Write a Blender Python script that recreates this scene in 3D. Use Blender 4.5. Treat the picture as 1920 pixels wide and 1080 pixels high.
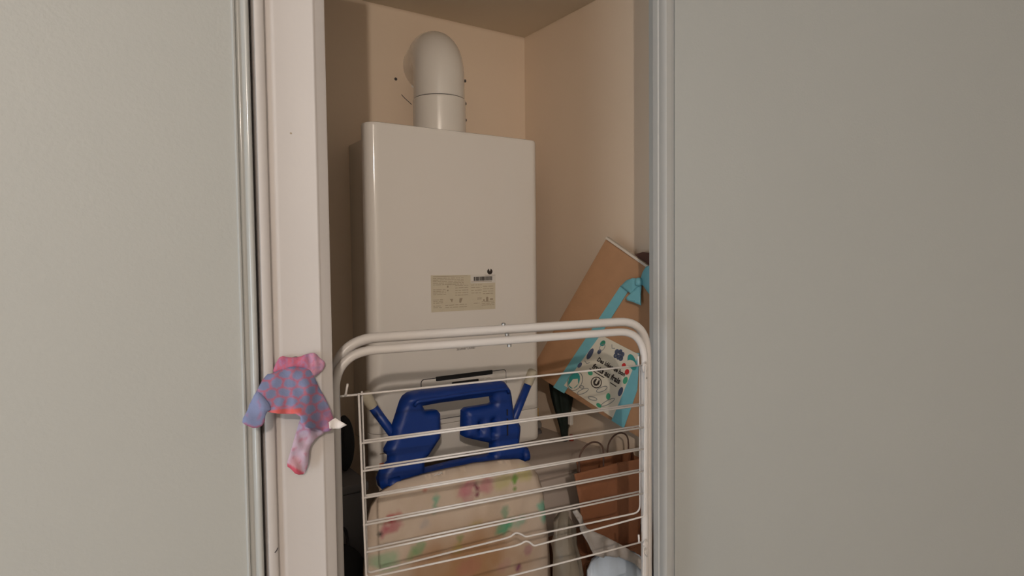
import bpy, bmesh, math, random
from mathutils import Vector, Matrix, noise
from mathutils.geometry import delaunay_2d_cdt

random.seed(7)
for o in list(bpy.data.objects):
    bpy.data.objects.remove(o, do_unlink=True)
SC = bpy.context.scene
COL = SC.collection

# ------------------------------------------------------------------ camera
EYE = Vector((0.0, 0.0, 1.65))
cam_d = bpy.data.cameras.new('camera')
cam = bpy.data.objects.new('camera', cam_d)
COL.objects.link(cam)
cam_d.sensor_width = 36.0
cam_d.lens = 22.125
cam_d.clip_start = 0.02
R_ = Vector((0.83066917, -0.55665446, -0.01115983))
U_ = Vector((0.03286678, 0.02901678, 0.99903844))
F_ = Vector((0.55579538, 0.83023722, -0.04239879))
cam.matrix_world = Matrix(((R_.x, U_.x, -F_.x, EYE.x), (R_.y, U_.y, -F_.y, EYE.y),
                           (R_.z, U_.z, -F_.z, EYE.z), (0, 0, 0, 1)))
SC.camera = cam

# ------------------------------------------------------------------ world, lights, exposure
w = bpy.data.worlds.new('world'); SC.world = w
w.use_nodes = True
w.node_tree.nodes['Background'].inputs['Color'].default_value = (0.55, 0.62, 0.75, 1)
w.node_tree.nodes['Background'].inputs['Strength'].default_value = 0.05

def point_light(name, loc, power, color, radius):
    d = bpy.data.lights.new(name, 'POINT'); d.energy = power; d.color = color; d.shadow_soft_size = radius
    o = bpy.data.objects.new(name, d); o.location = loc; COL.objects.link(o); return o
def area_light(name, loc, target, power, color, sx, sy):
    d = bpy.data.lights.new(name, 'AREA'); d.shape = 'RECTANGLE'; d.size = sx; d.size_y = sy
    d.energy = power; d.color = color
    o = bpy.data.objects.new(name, d); o.location = loc; COL.objects.link(o)
    o.rotation_euler = (Vector(target) - Vector(loc)).to_track_quat('-Z', 'Y').to_euler(); return o

point_light('hall_lamp', (-0.75, -1.40, 2.315), 80.0, (1.0, 0.87, 0.755), 0.022)
area_light('hall_window_daylight', (-2.15, -0.25, 1.2), (0.5, 0.6, 1.2), 32.0, (0.70, 0.86, 1.0), 0.9, 1.3)

SC.view_settings.view_transform = 'Standard'
SC.view_settings.look = 'None'
SC.view_settings.exposure = 0.0
SC.view_settings.gamma = 1.0
SC.view_settings.use_curve_mapping = False

# ------------------------------------------------------------------ materials
def lin(c):
    return tuple(((v / 255.0) / 12.92 if v / 255.0 <= 0.04045 else ((v / 255.0 + 0.055) / 1.055) ** 2.4) for v in c)

def mat(name, rgb, rough=0.5, var=0.06, scale=8.0, bump=0.0, bscale=120.0, metal=0.0, coat=0.0, alpha=1.0, trans=0.0):
    """rgb = linear base colour"""
    m = bpy.data.materials.new(name); m.use_nodes = True
    nt = m.node_tree; b = nt.nodes['Principled BSDF']
    b.inputs['Roughness'].default_value = rough
    b.inputs['Metallic'].default_value = metal
    b.inputs['Coat Weight'].default_value = coat
    b.inputs['Coat Roughness'].default_value = 0.115
    b.inputs['Alpha'].default_value = alpha
    b.inputs['Transmission Weight'].default_value = trans
    tc = nt.nodes.new('ShaderNodeTexCoord')
    n = nt.nodes.new('ShaderNodeTexNoise'); n.inputs['Scale'].default_value = scale; n.inputs['Detail'].default_value = 4
    nt.links.new(tc.outputs['Object'], n.inputs['Vector'])
    mx = nt.nodes.new('ShaderNodeMix'); mx.data_type = 'RGBA'
    mx.inputs[6].default_value = (*[v * (1 - var) for v in rgb], 1)
    mx.inputs[7].default_value = (*[min(1, v * (1 + var)) for v in rgb], 1)
    nt.links.new(n.outputs['Fac'], mx.inputs[0]); nt.links.new(mx.outputs[2], b.inputs['Base Color'])
    if bump:
        n2 = nt.nodes.new('ShaderNodeTexNoise'); n2.inputs['Scale'].default_value = bscale; n2.inputs['Detail'].default_value = 3
        nt.links.new(tc.outputs['Object'], n2.inputs['Vector'])
        bp = nt.nodes.new('ShaderNodeBump'); bp.inputs['Strength'].default_value = bump; bp.inputs['Distance'].default_value = 0.002
        nt.links.new(n2.outputs['Fac'], bp.inputs['Height']); nt.links.new(bp.outputs['Normal'], b.inputs['Normal'])
    return m

def mat_print(name, rough=0.85, bump=0.3, bscale=300.0):
    m = bpy.data.materials.new(name); m.use_nodes = True
    nt = m.node_tree; b = nt.nodes['Principled BSDF']; b.inputs['Roughness'].default_value = rough
    a = nt.nodes.new('ShaderNodeAttribute'); a.attribute_name = 'print'
    nt.links.new(a.outputs['Color'], b.inputs['Base Color'])
    tc = nt.nodes.new('ShaderNodeTexCoord')
    n2 = nt.nodes.new('ShaderNodeTexNoise'); n2.inputs['Scale'].default_value = bscale
    nt.links.new(tc.outputs['Object'], n2.inputs['Vector'])
    bp = nt.nodes.new('ShaderNodeBump'); bp.inputs['Strength'].default_value = bump; bp.inputs['Distance'].default_value = 0.001
    nt.links.new(n2.outputs['Fac'], bp.inputs['Height']); nt.links.new(bp.outputs['Normal'], b.inputs['Normal'])
    return m

M = dict(
    wall=mat('cream_wall_paint', (0.77, 0.625, 0.485), 0.9, 0.04, 3, 0.25, 60),
    ceil=mat('ceiling_paint', (0.74, 0.66, 0.54), 0.95, 0.05, 3, 0.3, 40),
    hall=mat('hall_wall_paint', (0.62, 0.60, 0.56), 0.95, 0.04, 3),
    floor=mat('grey_floor_tile', (0.32, 0.29, 0.26), 0.6, 0.1, 6),
    door=mat('white_door_laminate', (0.395, 0.395, 0.375), 0.55, 0.035, 2.5, 0.15, 250),
    profile=mat('painted_metal_profile', (0.42, 0.42, 0.405), 0.15, 0.03, 4),
    post=mat('white_painted_wood', (0.49, 0.45, 0.43), 0.5, 0.04, 5, 0.1, 90),
    jamb=mat('matt_white_jamb', (0.46, 0.455, 0.44), 0.5, 0.03, 4),
    dark=mat('black_gap_shade', (0.012, 0.012, 0.012), 0.9, 0.1),
    boiler=mat('white_enamel', (0.80, 0.75, 0.70), 0.55, 0.03, 3, 0.0, 90, coat=1.0),
    flue=mat('white_flue_enamel', (0.76, 0.71, 0.65), 0.55, 0.04, 5, coat=1.0),
    slot=mat('black_plastic', (0.012, 0.011, 0.012), 0.5, 0.2),
    seam=mat('dark_seam', (0.05, 0.045, 0.045), 0.8, 0.1),
    seamlight=mat('light_seam', (0.40, 0.37, 0.34), 0.8, 0.05),
    sticker=mat('yellowed_sticker_paper', (0.62, 0.55, 0.42), 0.7, 0.06, 60),
    stickerw=mat('white_sticker_paper', (0.70, 0.66, 0.61), 0.7, 0.03),
    ink=mat('dark_brown_ink', (0.03, 0.02, 0.016), 0.8, 0.1),
    inklight=mat('faded_brown_ink', (0.36, 0.29, 0.21), 0.8, 0.1),
    inkred=mat('red_ink', (0.30, 0.03, 0.03), 0.8, 0.1),
    orange=mat('orange_warning_ink', (0.55, 0.10, 0.03), 0.7, 0.08),
    rack=mat('white_epoxy_tube', (0.64, 0.60, 0.575), 0.35, 0.04, 20),
    steel=mat('zinc_steel', (0.45, 0.44, 0.43), 0.4, 0.1, 60, metal=0.8),
    blue=mat('royal_blue_plastic', (0.0015, 0.032, 0.22), 0.45, 0.08, 10),
    bluelt=mat('blue_enamel_tube', (0.002, 0.033, 0.22), 0.4, 0.06, 10),
    cap=mat('cream_rubber_cap', (0.45, 0.40, 0.31), 0.7, 0.1, 40),
    boardframe=mat('dark_board_mesh', (0.06, 0.055, 0.05), 0.7, 0.1),
    kraft=mat('kraft_paper', (0.38, 0.205, 0.105), 0.8, 0.10, 40, 0.25, 160),
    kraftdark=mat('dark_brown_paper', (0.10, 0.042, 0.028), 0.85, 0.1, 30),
    kraftorange=mat('orange_kraft_paper', (0.225, 0.085, 0.036), 0.8, 0.12, 25, 0.3, 110),
    rim=mat('pale_paper_rim', (0.58, 0.50, 0.42), 0.8, 0.05),
    teal=mat('teal_ribbon_satin', (0.15, 0.40, 0.46), 0.5, 0.08, 60),
    label=mat('white_printed_card', (0.62, 0.57, 0.47), 0.7, 0.05, 30),
    pteal=mat('teal_print', (0.03, 0.26, 0.24), 0.8, 0.1, 60),
    pblue=mat('slate_blue_print', (0.06, 0.075, 0.13), 0.8, 0.2, 60),
    pgreen=mat('green_print', (0.05, 0.30, 0.17), 0.8, 0.1, 60),
    pgrey=mat('grey_print', (0.20, 0.21, 0.21), 0.8, 0.2, 60),
    pred=mat('red_print', (0.50, 0.02, 0.02), 0.8, 0.1, 60),
    umb=mat('dark_green_nylon', (0.007, 0.016, 0.012), 0.6, 0.3, 30),
    white=mat('white_plastic', (0.66, 0.62, 0.57), 0.5, 0.04),
    cabinet=mat('white_cabinet_laminate', (0.52, 0.44, 0.385), 0.6, 0.08, 9),
    brass=mat('brass', (0.35, 0.27, 0.14), 0.4, 0.15, 30, metal=0.7),
    yellow=mat('yellow_plastic', (0.62, 0.36, 0.03), 0.5, 0.05),
    cord=mat('brown_paper_cord', (0.09, 0.045, 0.03), 0.8, 0.2, 90),
    carton=mat('brown_carton', (0.20, 0.085, 0.04), 0.85, 0.1, 20),
    bagwhite=mat('white_plastic_film', (0.42, 0.475, 0.55), 0.4, 0.08, 14, 0.5, 40),
    bagbeige=mat('translucent_grey_film', (0.17, 0.14, 0.105), 0.4, 0.1, 20, 0.4, 60),
    bagflap=mat('grey_film_flap', (0.27, 0.235, 0.21), 0.4, 0.1, 20, 0.4, 60),
    black=mat('black_fabric', (0.012, 0.011, 0.012), 0.9, 0.2, 40),
    grey=mat('grey_storage_plastic', (0.13, 0.12, 0.12), 0.7, 0.08),
    cloth=mat_print('scale_print_fabric'),
    cover=mat_print('printed_cotton', 0.9, 0.35, 180),
    tag=mat('white_cloth_tag', (0.75, 0.70, 0.68), 0.8, 0.03),
)

# ------------------------------------------------------------------ mesh helpers
def root_of(o):
    while o.parent is not None: o = o.parent
    return o

def empty(name, loc, label, cat, group=None):
    o = bpy.data.objects.new(name, None); o.empty_display_size = 0.05
    o.location = loc; COL.objects.link(o)
    o['label'] = label; o['category'] = cat
    if group: o['group'] = group
    return o

def mk(name, vf, m, parent=None, smooth=False, label=None, loc=None):
    """link ONE mesh object from world-space (verts, faces)"""
    verts, faces = vf
    org = Vector(root_of(parent).location) if parent else (Vector(loc) if loc else Vector((0, 0, 0)))
    me = bpy.data.meshes.new(name)
    me.from_pydata([tuple(Vector(v) - org) for v in verts], [], faces)
    bm = bmesh.new(); bm.from_mesh(me); bmesh.ops.recalc_face_normals(bm, faces=bm.faces); bm.to_mesh(me); bm.free()
    if smooth is not False:
        for p in me.polygons: p.use_smooth = True
        if smooth is not True:
            try: me.set_sharp_from_angle(angle=math.radians(smooth))
            except Exception: pass
    me.materials.append(m)
    o = bpy.data.objects.new(name, me); COL.objects.link(o)
    if parent: o.parent = parent
    elif loc: o.location = org
    if label: o['label'] = label
    return o

def struct(o, label=None):
    o['kind'] = 'structure'
    if label: o['label'] = label
    return o

def join(*parts):
    V, Fs = [], []
    for v, f in parts:
        k = len(V); V += [Vector(x) for x in v]; Fs += [[i + k for i in q] for q in f]
    return V, Fs

def box(x0, y0, z0, x1, y1, z1, bev=0.0, seg=2):
    bm = bmesh.new()
    bmesh.ops.create_cube(bm, size=1.0)
    for v in bm.verts:
        v.co = Vector((x0 + (v.co.x + .5) * (x1 - x0), y0 + (v.co.y + .5) * (y1 - y0), z0 + (v.co.z + .5) * (z1 - z0)))
    if bev > 0:
        bmesh.ops.bevel(bm, geom=list(bm.edges), offset=bev, segments=seg, profile=0.5, affect='EDGES')
    bm.verts.index_update()
    r = ([v.co.copy() for v in bm.verts], [[v.index for v in f.verts] for f in bm.faces]); bm.free(); return r

def extrude_z(outline, z0, z1):
    """closed plan outline [(x,y)] raised between two heights"""
    n = len(outline)
    V = [(x, y, z0) for x, y in outline] + [(x, y, z1) for x, y in outline]
    Fs = [[i, (i + 1) % n, (i + 1) % n + n, i + n] for i in range(n)] + [list(range(n))[::-1], list(range(n, 2 * n))]
    return V, Fs

def plate(outline, y_front, y_back):
    """closed (x,z) outline given depth"""
    n = len(outline)
    V = [(x, y_front, z) for x, z in outline] + [(x, y_back, z) for x, z in outline]
    Fs = [[i, (i + 1) % n, (i + 1) % n + n, i + n] for i in range(n)] + [list(range(n))[::-1], list(range(n, 2 * n))]
    return V, Fs

def tube(pts, r, seg=10, closed=False, caps=True):
    pts = [Vector(p) for p in pts]; n = len(pts)
    rs = r if isinstance(r, (list, tuple)) else [r] * n
    V, Fs = [], []
    T = []
    for i in range(n):
        a = pts[(i - 1) % n] if (closed or i > 0) else pts[i]
        b = pts[(i + 1) % n] if (closed or i < n - 1) else pts[i]
        T.append((b - a).normalized())
    up = Vector((0, 0, 1)) if abs(T[0].z) < 0.9 else Vector((1, 0, 0))
    N = (up - T[0] * up.dot(T[0])).normalized()
    for i in range(n):
        if i > 0:
            N = (N - T[i] * N.dot(T[i])).normalized()
        B = T[i].cross(N)
        for k in range(seg):
            a = 2 * math.pi * k / seg
            V.append(pts[i] + (N * math.cos(a) + B * math.sin(a)) * rs[i])
    m_ = n if closed else n - 1
    for i in range(m_):
        j = (i + 1) % n
        for k in range(seg):
            l = (k + 1) % seg
            Fs.append([i * seg + k, i * seg + l, j * seg + l, j * seg + k])
    if caps and not closed:
        Fs.append(list(range(seg))[::-1]); Fs.append([(n - 1) * seg + k for k in range(seg)])
    return V, Fs

def rounded(pts, rad, seg=6):
    """polyline with its inner corners turned into arcs"""
    pts = [Vector(p) for p in pts]; out = [pts[0]]
    for i in range(1, len(pts) - 1):
        p = pts[i]; a = (pts[i - 1] - p); b = (pts[i + 1] - p)
        rr = rad[i] if isinstance(rad, (list, tuple)) else rad
        t = min(rr, a.length * .49, b.length * .49)
        a = p + a.normalized() * t; b = p + b.normalized() * t
        for k in range(seg + 1):
            u = k / seg
            out.append(a * (1 - u) ** 2 + p * 2 * u * (1 - u) + b * u * u)
    out.append(pts[-1]); return out

def smooth_loop(pts, it=2):
    for _ in range(it):
        q = []
        n = len(pts)
        for i in range(n):
            a, b = pts[i], pts[(i + 1) % n]
            q += [(a[0] * .75 + b[0] * .25, a[1] * .75 + b[1] * .25), (a[0] * .25 + b[0] * .75, a[1] * .25 + b[1] * .75)]
        pts = q
    return pts

def inside(p, poly):
    x, y = p; c = False; n = len(poly); j = n - 1
    for i in range(n):
        xi, yi = poly[i]; xj, yj = poly[j]
        if (yi > y) != (yj > y) and x < (xj - xi) * (y - yi) / (yj - yi) + xi: c = not c
        j = i
    return c

def seg_dist(p, poly):
    x, y = p; best = 9.0; n = len(poly)
    for i in range(n):
        ax, ay = poly[i]; bx, by = poly[(i + 1) % n]
        dx, dy = bx - ax, by - ay; L = dx * dx + dy * dy
        t = 0 if L == 0 else max(0, min(1, ((x - ax) * dx + (y - ay) * dy) / L))
        d = (x - ax - t * dx) ** 2 + (y - ay - t * dy) ** 2
        if d < best: best = d
    return math.sqrt(best)

def sheet(outline, step, depth, thick, holes=(), place=None):
    """an irregular sheet filled with small triangles; depth(x,z,d) gives its front surface (d = distance to the edge).
    returns (verts, faces, flat coordinates per vertex)"""
    pts, edges = [], []
    loops = [outline] + list(holes)
    for lp in loops:
        dense = []
        n = len(lp)
        for i in range(n):
            a, b = lp[i], lp[(i + 1) % n]
            L = math.hypot(b[0] - a[0], b[1] - a[1]); k = max(1, int(L / step))
            for t in range(k): dense.append((a[0] + (b[0] - a[0]) * t / k, a[1] + (b[1] - a[1]) * t / k))
        s = len(pts); m = len(dense)
        pts += [Vector(q) for q in dense]; edges += [(s + i, s + (i + 1) % m) for i in range(m)]
    x0 = min(p[0] for p in outline); x1 = max(p[0] for p in outline)
    z0 = min(p[1] for p in outline); z1 = max(p[1] for p in outline)
    r = 0; z = z0
    while z < z1:
        x = x0 + (step * .5 if r % 2 else 0)
        while x < x1:
            if inside((x, z), outline) and not any(inside((x, z), h) for h in holes):
                if min(seg_dist((x, z), lp) for lp in loops) > step * .5: pts.append(Vector((x, z)))
            x += step
        z += step * .87; r += 1
    co, _, fs, *_ = delaunay_2d_cdt(pts, edges, [], 0, 1e-6)
    F2 = []
    for f in fs:
        cx = sum(co[i][0] for i in f) / len(f); cz = sum(co[i][1] for i in f) / len(f)
        if inside((cx, cz), outline) and not any(inside((cx, cz), h) for h in holes): F2.append(list(f))
    n = len(co)
    dist = [min(seg_dist((p[0], p[1]), lp) for lp in loops) for p in co]
    place = place or (lambda x, z, y: Vector((x, y, z)))
    V = [place(p[0], p[1], depth(p[0], p[1], dist[i])) for i, p in enumerate(co)]
    V += [place(p[0], p[1], depth(p[0], p[1], dist[i]) + thick) for i, p in enumerate(co)]
    cnt = {}
    for f in F2:
        for i in range(len(f)):
            a, b = f[i], f[(i + 1) % len(f)]; cnt[(a, b)] = 1
    Fs = [f[:] for f in F2] + [[i + n for i in f][::-1] for f in F2]
    for (a, b) in cnt:
        if (b, a) not in cnt: Fs.append([b, a, a + n, b + n])
    return V, Fs, [(p[0], p[1]) for p in co] * 2

def paint(o, flat, fn):
    at = o.data.color_attributes.new('print', 'FLOAT_COLOR', 'POINT')
    for i, q in enumerate(flat): at.data[i].color = (*fn(q[0], q[1]), 1)

def lathe(prof, c, seg=24, axis=Vector((0, 0, 1)), side=None):
    axis = axis.normalized(); s = side or (Vector((1, 0, 0)) if abs(axis.x) < .9 else Vector((0, 0, 1)))
    s = (s - axis * s.dot(axis)).normalized(); t = axis.cross(s); c = Vector(c)
    V, Fs = [], []
    for r, h in prof:
        for k in range(seg):
            a = 2 * math.pi * k / seg
            V.append(c + axis * h + (s * math.cos(a) + t * math.sin(a)) * r)
    for i in range(len(prof) - 1):
        for k in range(seg):
            l = (k + 1) % seg
            Fs.append([i * seg + k, i * seg + l, (i + 1) * seg + l, (i + 1) * seg + k])
    Fs.append(list(range(seg))[::-1]); Fs.append([(len(prof) - 1) * seg + k for k in range(seg)])
    return V, Fs

def text_mesh(body, size, place, align='CENTER', bold=0.0):
    cu = bpy.data.curves.new('lettering', 'FONT'); cu.body = body; cu.size = size; cu.align_x = align
    cu.resolution_u = 2; cu.offset = bold
    o = bpy.data.objects.new('lettering', cu); COL.objects.link(o)
    bpy.context.view_layer.update()
    me = bpy.data.meshes.new_from_object(o)
    V = [place(v.co.x, v.co.y) for v in me.vertices]; Fs = [list(p.vertices) for p in me.polygons]
    bpy.data.objects.remove(o, do_unlink=True); bpy.data.curves.remove(cu); bpy.data.meshes.remove(me)
    return V, Fs

def mixc(a, b, t):
    t = max(0, min(1, t)); return tuple(x * (1 - t) + y * t for x, y in zip(a, b))
def sstep(a, b, x):
    t = max(0, min(1, (x - a) / (b - a))); return t * t * (3 - 2 * t)

# ================================================================== THE SETTING
CEIL = 2.316
BACK = 1.56
RIGHT = 1.0985
HALL = 2.60
struct(mk('floor', box(-2.3, -2.7, -0.1, 3.2, 1.66, 0.0), M['floor']), 'grey floor of the hall and the closet')
struct(mk('ceiling', box(-0.06, 0.80, CEIL, RIGHT + .1, 1.66, CEIL + .1), M['ceil']), 'dim beige ceiling above the closet')
struct(mk('ceiling_hall', box(-2.3, -2.7, HALL, 3.2, 0.80, HALL + .1), M['hall']), 'white hall ceiling in front of the closet')
wb = struct(mk('wall_back', box(-0.06, BACK, 0, RIGHT + .1, BACK + .1, CEIL), M['wall']), 'cream painted closet wall behind the boiler')
struct(mk('wall_right', box(RIGHT, 0.89, 0, RIGHT + .1, BACK, CEIL), M['wall']), 'cream painted closet side wall beside the kraft gift bag')
struct(mk('wall_left', box(-0.06, 0.80, 0, 0.04, BACK, CEIL), M['wall']), 'cream closet side wall hidden by the white post')
struct(mk('wall_rear', box(-2.3, -2.7, 0, 3.2, -2.6, HALL), M['hall']), 'hall wall facing the closet')
struct(mk('wall_far_left', box(-2.3, -2.6, 0, -2.2, 0.9, HALL), M['hall']), 'hall wall at the end of the sliding door')
struct(mk('wall_far_right', box(3.0, -2.6, 0, 3.1, 1.0, HALL), M['hall']), 'hall wall beyond the open door')
struct(mk('wall_front', box(1.04, 0.905, 0, 3.0, 1.0, HALL), M['hall']), 'hall wall beside the closet opening')
struct(mk('wall_front_left', box(-2.2, 0.80, 0, -1.4, 0.90, HALL), M['hall']), 'hall wall beyond the sliding door')
# small screw hole and plaster cracks in the back wall
mk('screw_hole', lathe([(0.0042, 0), (0.0036, -.0012)], (0.684, BACK, 2.1322), 12, Vector((0, 1, 0))), M['seam'], wb)
mk('plaster_crack', tube([(0.699, BACK, 2.094), (0.708, BACK, 2.086), (0.719, BACK, 2.078), (0.728, BACK, 2.0715)], 0.0011, 5), M['seam'], wb)
# header rail above the opening
struct(mk('trim_2', box(-2.2, 0.755, CEIL, 1.06, 0.799, HALL, 0.002), M['post']), 'white header board above the closet opening')

# left sliding door: laminate panel and a rounded metal edge profile
d1 = bpy.data.objects.new('door_1', None); COL.objects.link(d1); d1.location = (0.0, 0.75, 0.0)
struct(d1, 'plain white sliding door with a rounded metal edge, left of the post')
mk('panel', box(-1.45, 0.752, 0.01, 0.140, 0.778, 2.312), M['door'], d1)
prof = [(0.1368, 0.7525), (0.1370, 0.7495), (0.1382, 0.7480), (0.1398, 0.7484), (0.1406, 0.7505), (0.1412, 0.7530), (0.1425, 0.7545),
        (0.1445, 0.7545), (0.1462, 0.7530), (0.1475, 0.7505), (0.1490, 0.7485), (0.1508, 0.7476), (0.1528, 0.7478), (0.1546, 0.7492),
        (0.1556, 0.7520), (0.1560, 0.7560), (0.1560, 0.7800), (0.1400, 0.7800), (0.1400, 0.7540)]
mk('edge_profile', extrude_z(prof, 0.01, 2.312), M['profile'], d1, 50)
d1.rotation_euler = (0, math.radians(0.0), 0)

# white wooden post between the sliding door and the opening
post = [(0.1600, 0.7900), (0.1600, 0.7500), (0.1605, 0.7485), (0.1620, 0.7477), (0.1690, 0.7477), (0.1706, 0.7488), (0.1714, 0.7520),
        (0.1738, 0.7545), (0.1762, 0.7545), (0.1790, 0.7522), (0.1830, 0.7512), (0.2230, 0.7508), (0.2246, 0.7496), (0.2262, 0.7494),
        (0.2276, 0.7502), (0.2290, 0.7508), (0.2385, 0.7512), (0.2403, 0.7522), (0.2410, 0.7545), (0.2410, 0.7900)]
pt = struct(mk('trim_1', extrude_z(post, 0.0, 2.312), M['post'], None, 40), 'white wooden post with a grooved edge beside the opening')
mk('gap_shade_strip', box(0.1562, 0.772, 0.01, 0.1602, 0.789, 2.312), M['dark'], pt)  # black strip standing in for the shade in the gap between door and post

mk('scuff_mark', tube([(.1700, .7476, 1.3215), (.1685, .7476, 1.3185), (.1665, .7476, 1.3165)], .0006, 5), M['seam'], pt)
mk('scuff_mark', lathe([(.0012, 0), (.001, -.0006)], (.1977, .7511, 1.8006), 8, Vector((0, 1, 0))), M['inklight'], pt)
# right door, hinged beside the opening and swung towards the hall
ang = math.radians(30)
hx, hy = 0.9640, 0.8620
def dr(a, b):   # along the leaf, through its thickness (away from the hall)
    return (hx + a * math.cos(ang) + b * math.sin(ang), hy - a * math.sin(ang) + b * math.cos(ang))
d2 = bpy.data.objects.new('door_2', None); COL.objects.link(d2); d2.location = (hx, hy, 0)
struct(d2, 'plain white door swung open, right of the closet opening')
leaf = [dr(0.003, 0), dr(1.05, 0), dr(1.05, .03), dr(0.003, .03)]
mk('panel', extrude_z(leaf, 0.01, 2.312), M['door'], d2)
# jamb of the opening with its stepped moulding
jamb = [(0.9460, 0.8990), (0.9460, 0.8930), (0.9464, 0.8870), (0.9484, 0.8850), (0.9474, 0.8780), (0.9480, 0.8700), (0.9505, 0.8668), (0.9580, 0.8660),
        (0.9640, 0.8650), (1.0960, 0.8880), (1.0960, 0.9040), (0.9900, 0.9040)]
struct(mk('trim_3', extrude_z(jamb, 0.0, 2.312), M['jamb'], None, 40), 'narrow white moulded jamb at the right of the opening')

# ================================================================== BOILER
bo = empty('wall_boiler', (0.705, 1.41, 1.2), 'white enamel gas boiler hung on the closet back wall', 'boiler')
def boiler_plan(g=0.0, yb=1.297):
    X0, X1, Y0 = 0.4875 + g, 0.9315 - g, 1.264 + g; r = 0.024
    pts = [(X1, yb), (X1, Y0 + r + .002)]
    for k in range(9):
        a = math.radians(90 * k / 8); pts.append((X1 - r + r * math.cos(a), Y0 + r - r * math.sin(a)))
    pts += [(X1 - r - .002, Y0), (X0 + r + .002, Y0)]
    for k in range(9):
        a = math.radians(90 * k / 8); pts.append((X0 + r - r * math.sin(a), Y0 + r - r * math.cos(a)))
    pts += [(X0, Y0 + r + .002), (X0, yb)]; return pts
def casing(z0, z1, bev_top, bev_bot):
    rings = []
    if bev_bot: rings += [(0.005, z0), (0.0015, z0 + .0015), (0.0, z0 + .005), (0.0, z0 + .008)]
    else: rings += [(0.0012, z0), (0, z0 + .0012), (0, z0 + .004)]
    if bev_top: rings += [(0.0, z1 - .009), (0.0, z1 - .006), (0.0015, z1 - .002), (0.006, z1)]
    else: rings += [(0, z1 - .004), (0, z1 - .0012), (0.0012, z1)]
    V, Fs = [], []; n = None
    for g, z in rings:
        P = boiler_plan(g); n = len(P); V += [(x, y, z) for x, y in P]
    for i in range(len(rings) - 1):
        for k in range(n):
            l = (k + 1) % n; Fs.append([i * n + k, i * n + l, (i + 1) * n + l, (i + 1) * n + k])
    Fs.append(list(range(n))[::-1]); Fs.append([(len(rings) - 1) * n + k for k in range(n)])
    return V, Fs
mk('front_casing', casing(1.2830, 1.9475, True, False), M['boiler'], bo, 35)
mk('lower_casing', casing(1.2020, 1.2822, False, True), M['boiler'], bo, 35)
mk('rear_body', box(0.552, 1.2972, 1.208, 0.906, 1.56, 1.9472, .003), M['boiler'], bo, 40)
Yf = 1.264
# control door: thin outline, plate, slot and display
def rrect(x0, z0, x1, z1, r, seg=5):
    out = []
    for cx, cz, a0 in ((x1 - r, z1 - r, 0), (x0 + r, z1 - r, 90), (x0 + r, z0 + r, 180), (x1 - r, z0 + r, 270)):
        for k in range(seg + 1):
            a = math.radians(a0 + 90 * k / seg); out.append((cx + r * math.cos(a), cz + r * math.sin(a)))
    return out
mk('control_door_seam', plate(rrect(0.600, 1.294, 0.8265, 1.3905, 0.008), Yf - .0002, Yf + .002), M['seam'], bo)
cdr = mk('control_door', plate(rrect(0.6018, 1.2958, 0.8247, 1.3887, 0.007), Yf - .0012, Yf + .002), M['boiler'], bo)
mk('handle_slot', plate(rrect(0.637, 1.3825, 0.7865, 1.3925, 0.002), Yf - .0022, Yf), M['slot'], cdr, label='black slot handle')
mk('display', plate(rrect(0.677, 1.352, 0.748, 1.3760, 0.002), Yf - .0020, Yf), M['slot'], cdr, label='black display window')
mk('knob', lathe([(0.011, 0), (0.011, -.003), (0.009, -.005)], (0.772, Yf - .001, 1.367), 20, Vector((0, 1, 0))), M['boiler'], cdr, 40)
# data plate sticker with faded print
st = mk('data_sticker', plate([(0.629, 1.538), (0.7975, 1.5375), (0.7985, 1.6185), (0.629, 1.621)], Yf - .0004, Yf + .001), M['sticker'], bo, label='yellowed data sticker')
mk('barcode_patch', plate([(0.731, 1.6005), (0.7975, 1.6000), (0.7980, 1.6190), (0.731, 1.6190)], Yf - .0007, Yf), M['stickerw'], st)
bars = []
x = 0.7385
rb = random.Random(3)
while x < 0.789:
    wd = rb.choice((.0006, .0009, .0014)); bars.append(box(x, Yf - .0010, 1.6055, x + wd, Yf, 1.6150)); x += wd + rb.choice((.0004, .0006, .0009))
b_ = mk('barcode', join(*bars), M['ink'], st); b_['kind'] = 'stuff'
bars = []
def line(x0, x1, z, h=.0009): bars.append(box(x0, Yf - .0008, z - h / 2, x1, Yf, z + h / 2))
line(.634, .722, 1.6175); z = 1.6140
rb = random.Random(11)
def block(x0, x1, ztop, zbot, pitch=.0036):
    z = ztop
    while z > zbot:
        x = x0
        while x < x1:
            l = rb.uniform(.004, .014); line(x, min(x1, x + l), z, .0011); x += l + rb.uniform(.001, .003)
        z -= pitch
block(.634, .712, 1.6135, 1.597); block(.634, .666, 1.588, 1.575); block(.690, .724, 1.596, 1.572, .0055)
block(.634, .658, 1.5655, 1.556); block(.634, .655, 1.5515, 1.5455); block(.664, .720, 1.552, 1.543, .005)
block(.732, .760, 1.596, 1.573, .0062); block(.764, .792, 1.592, 1.574, .0058); block(.748, .760, 1.5655, 1.560, .003)
block(.738, .753, 1.5535, 1.551); block(.760, .795, 1.556, 1.544, .004)
line(.732, .788, 1.6030, .0012)
p_ = mk('fine_print', join(*bars), M['inklight'], st); p_['kind'] = 'stuff'
marks = [box(.669, Yf - .0009, 1.592, .6725, Yf, 1.5965), box(.669, Yf - .0009, 1.584, .6725, Yf, 1.587),
         plate([(.676, 1.566), (.684, 1.566), (.681, 1.558)], Yf - .0009, Yf), plate([(.701, 1.567), (.709, 1.567), (.704, 1.556), (.700, 1.557)], Yf - .0009, Yf),
         plate(rrect(.772, 1.556, .778, 1.567, .0025), Yf - .0009, Yf), box(.764, Yf - .0009, 1.5575, .768, Yf, 1.5615), box(.783, Yf - .0009, 1.5595, .791, Yf, 1.563)]
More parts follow.
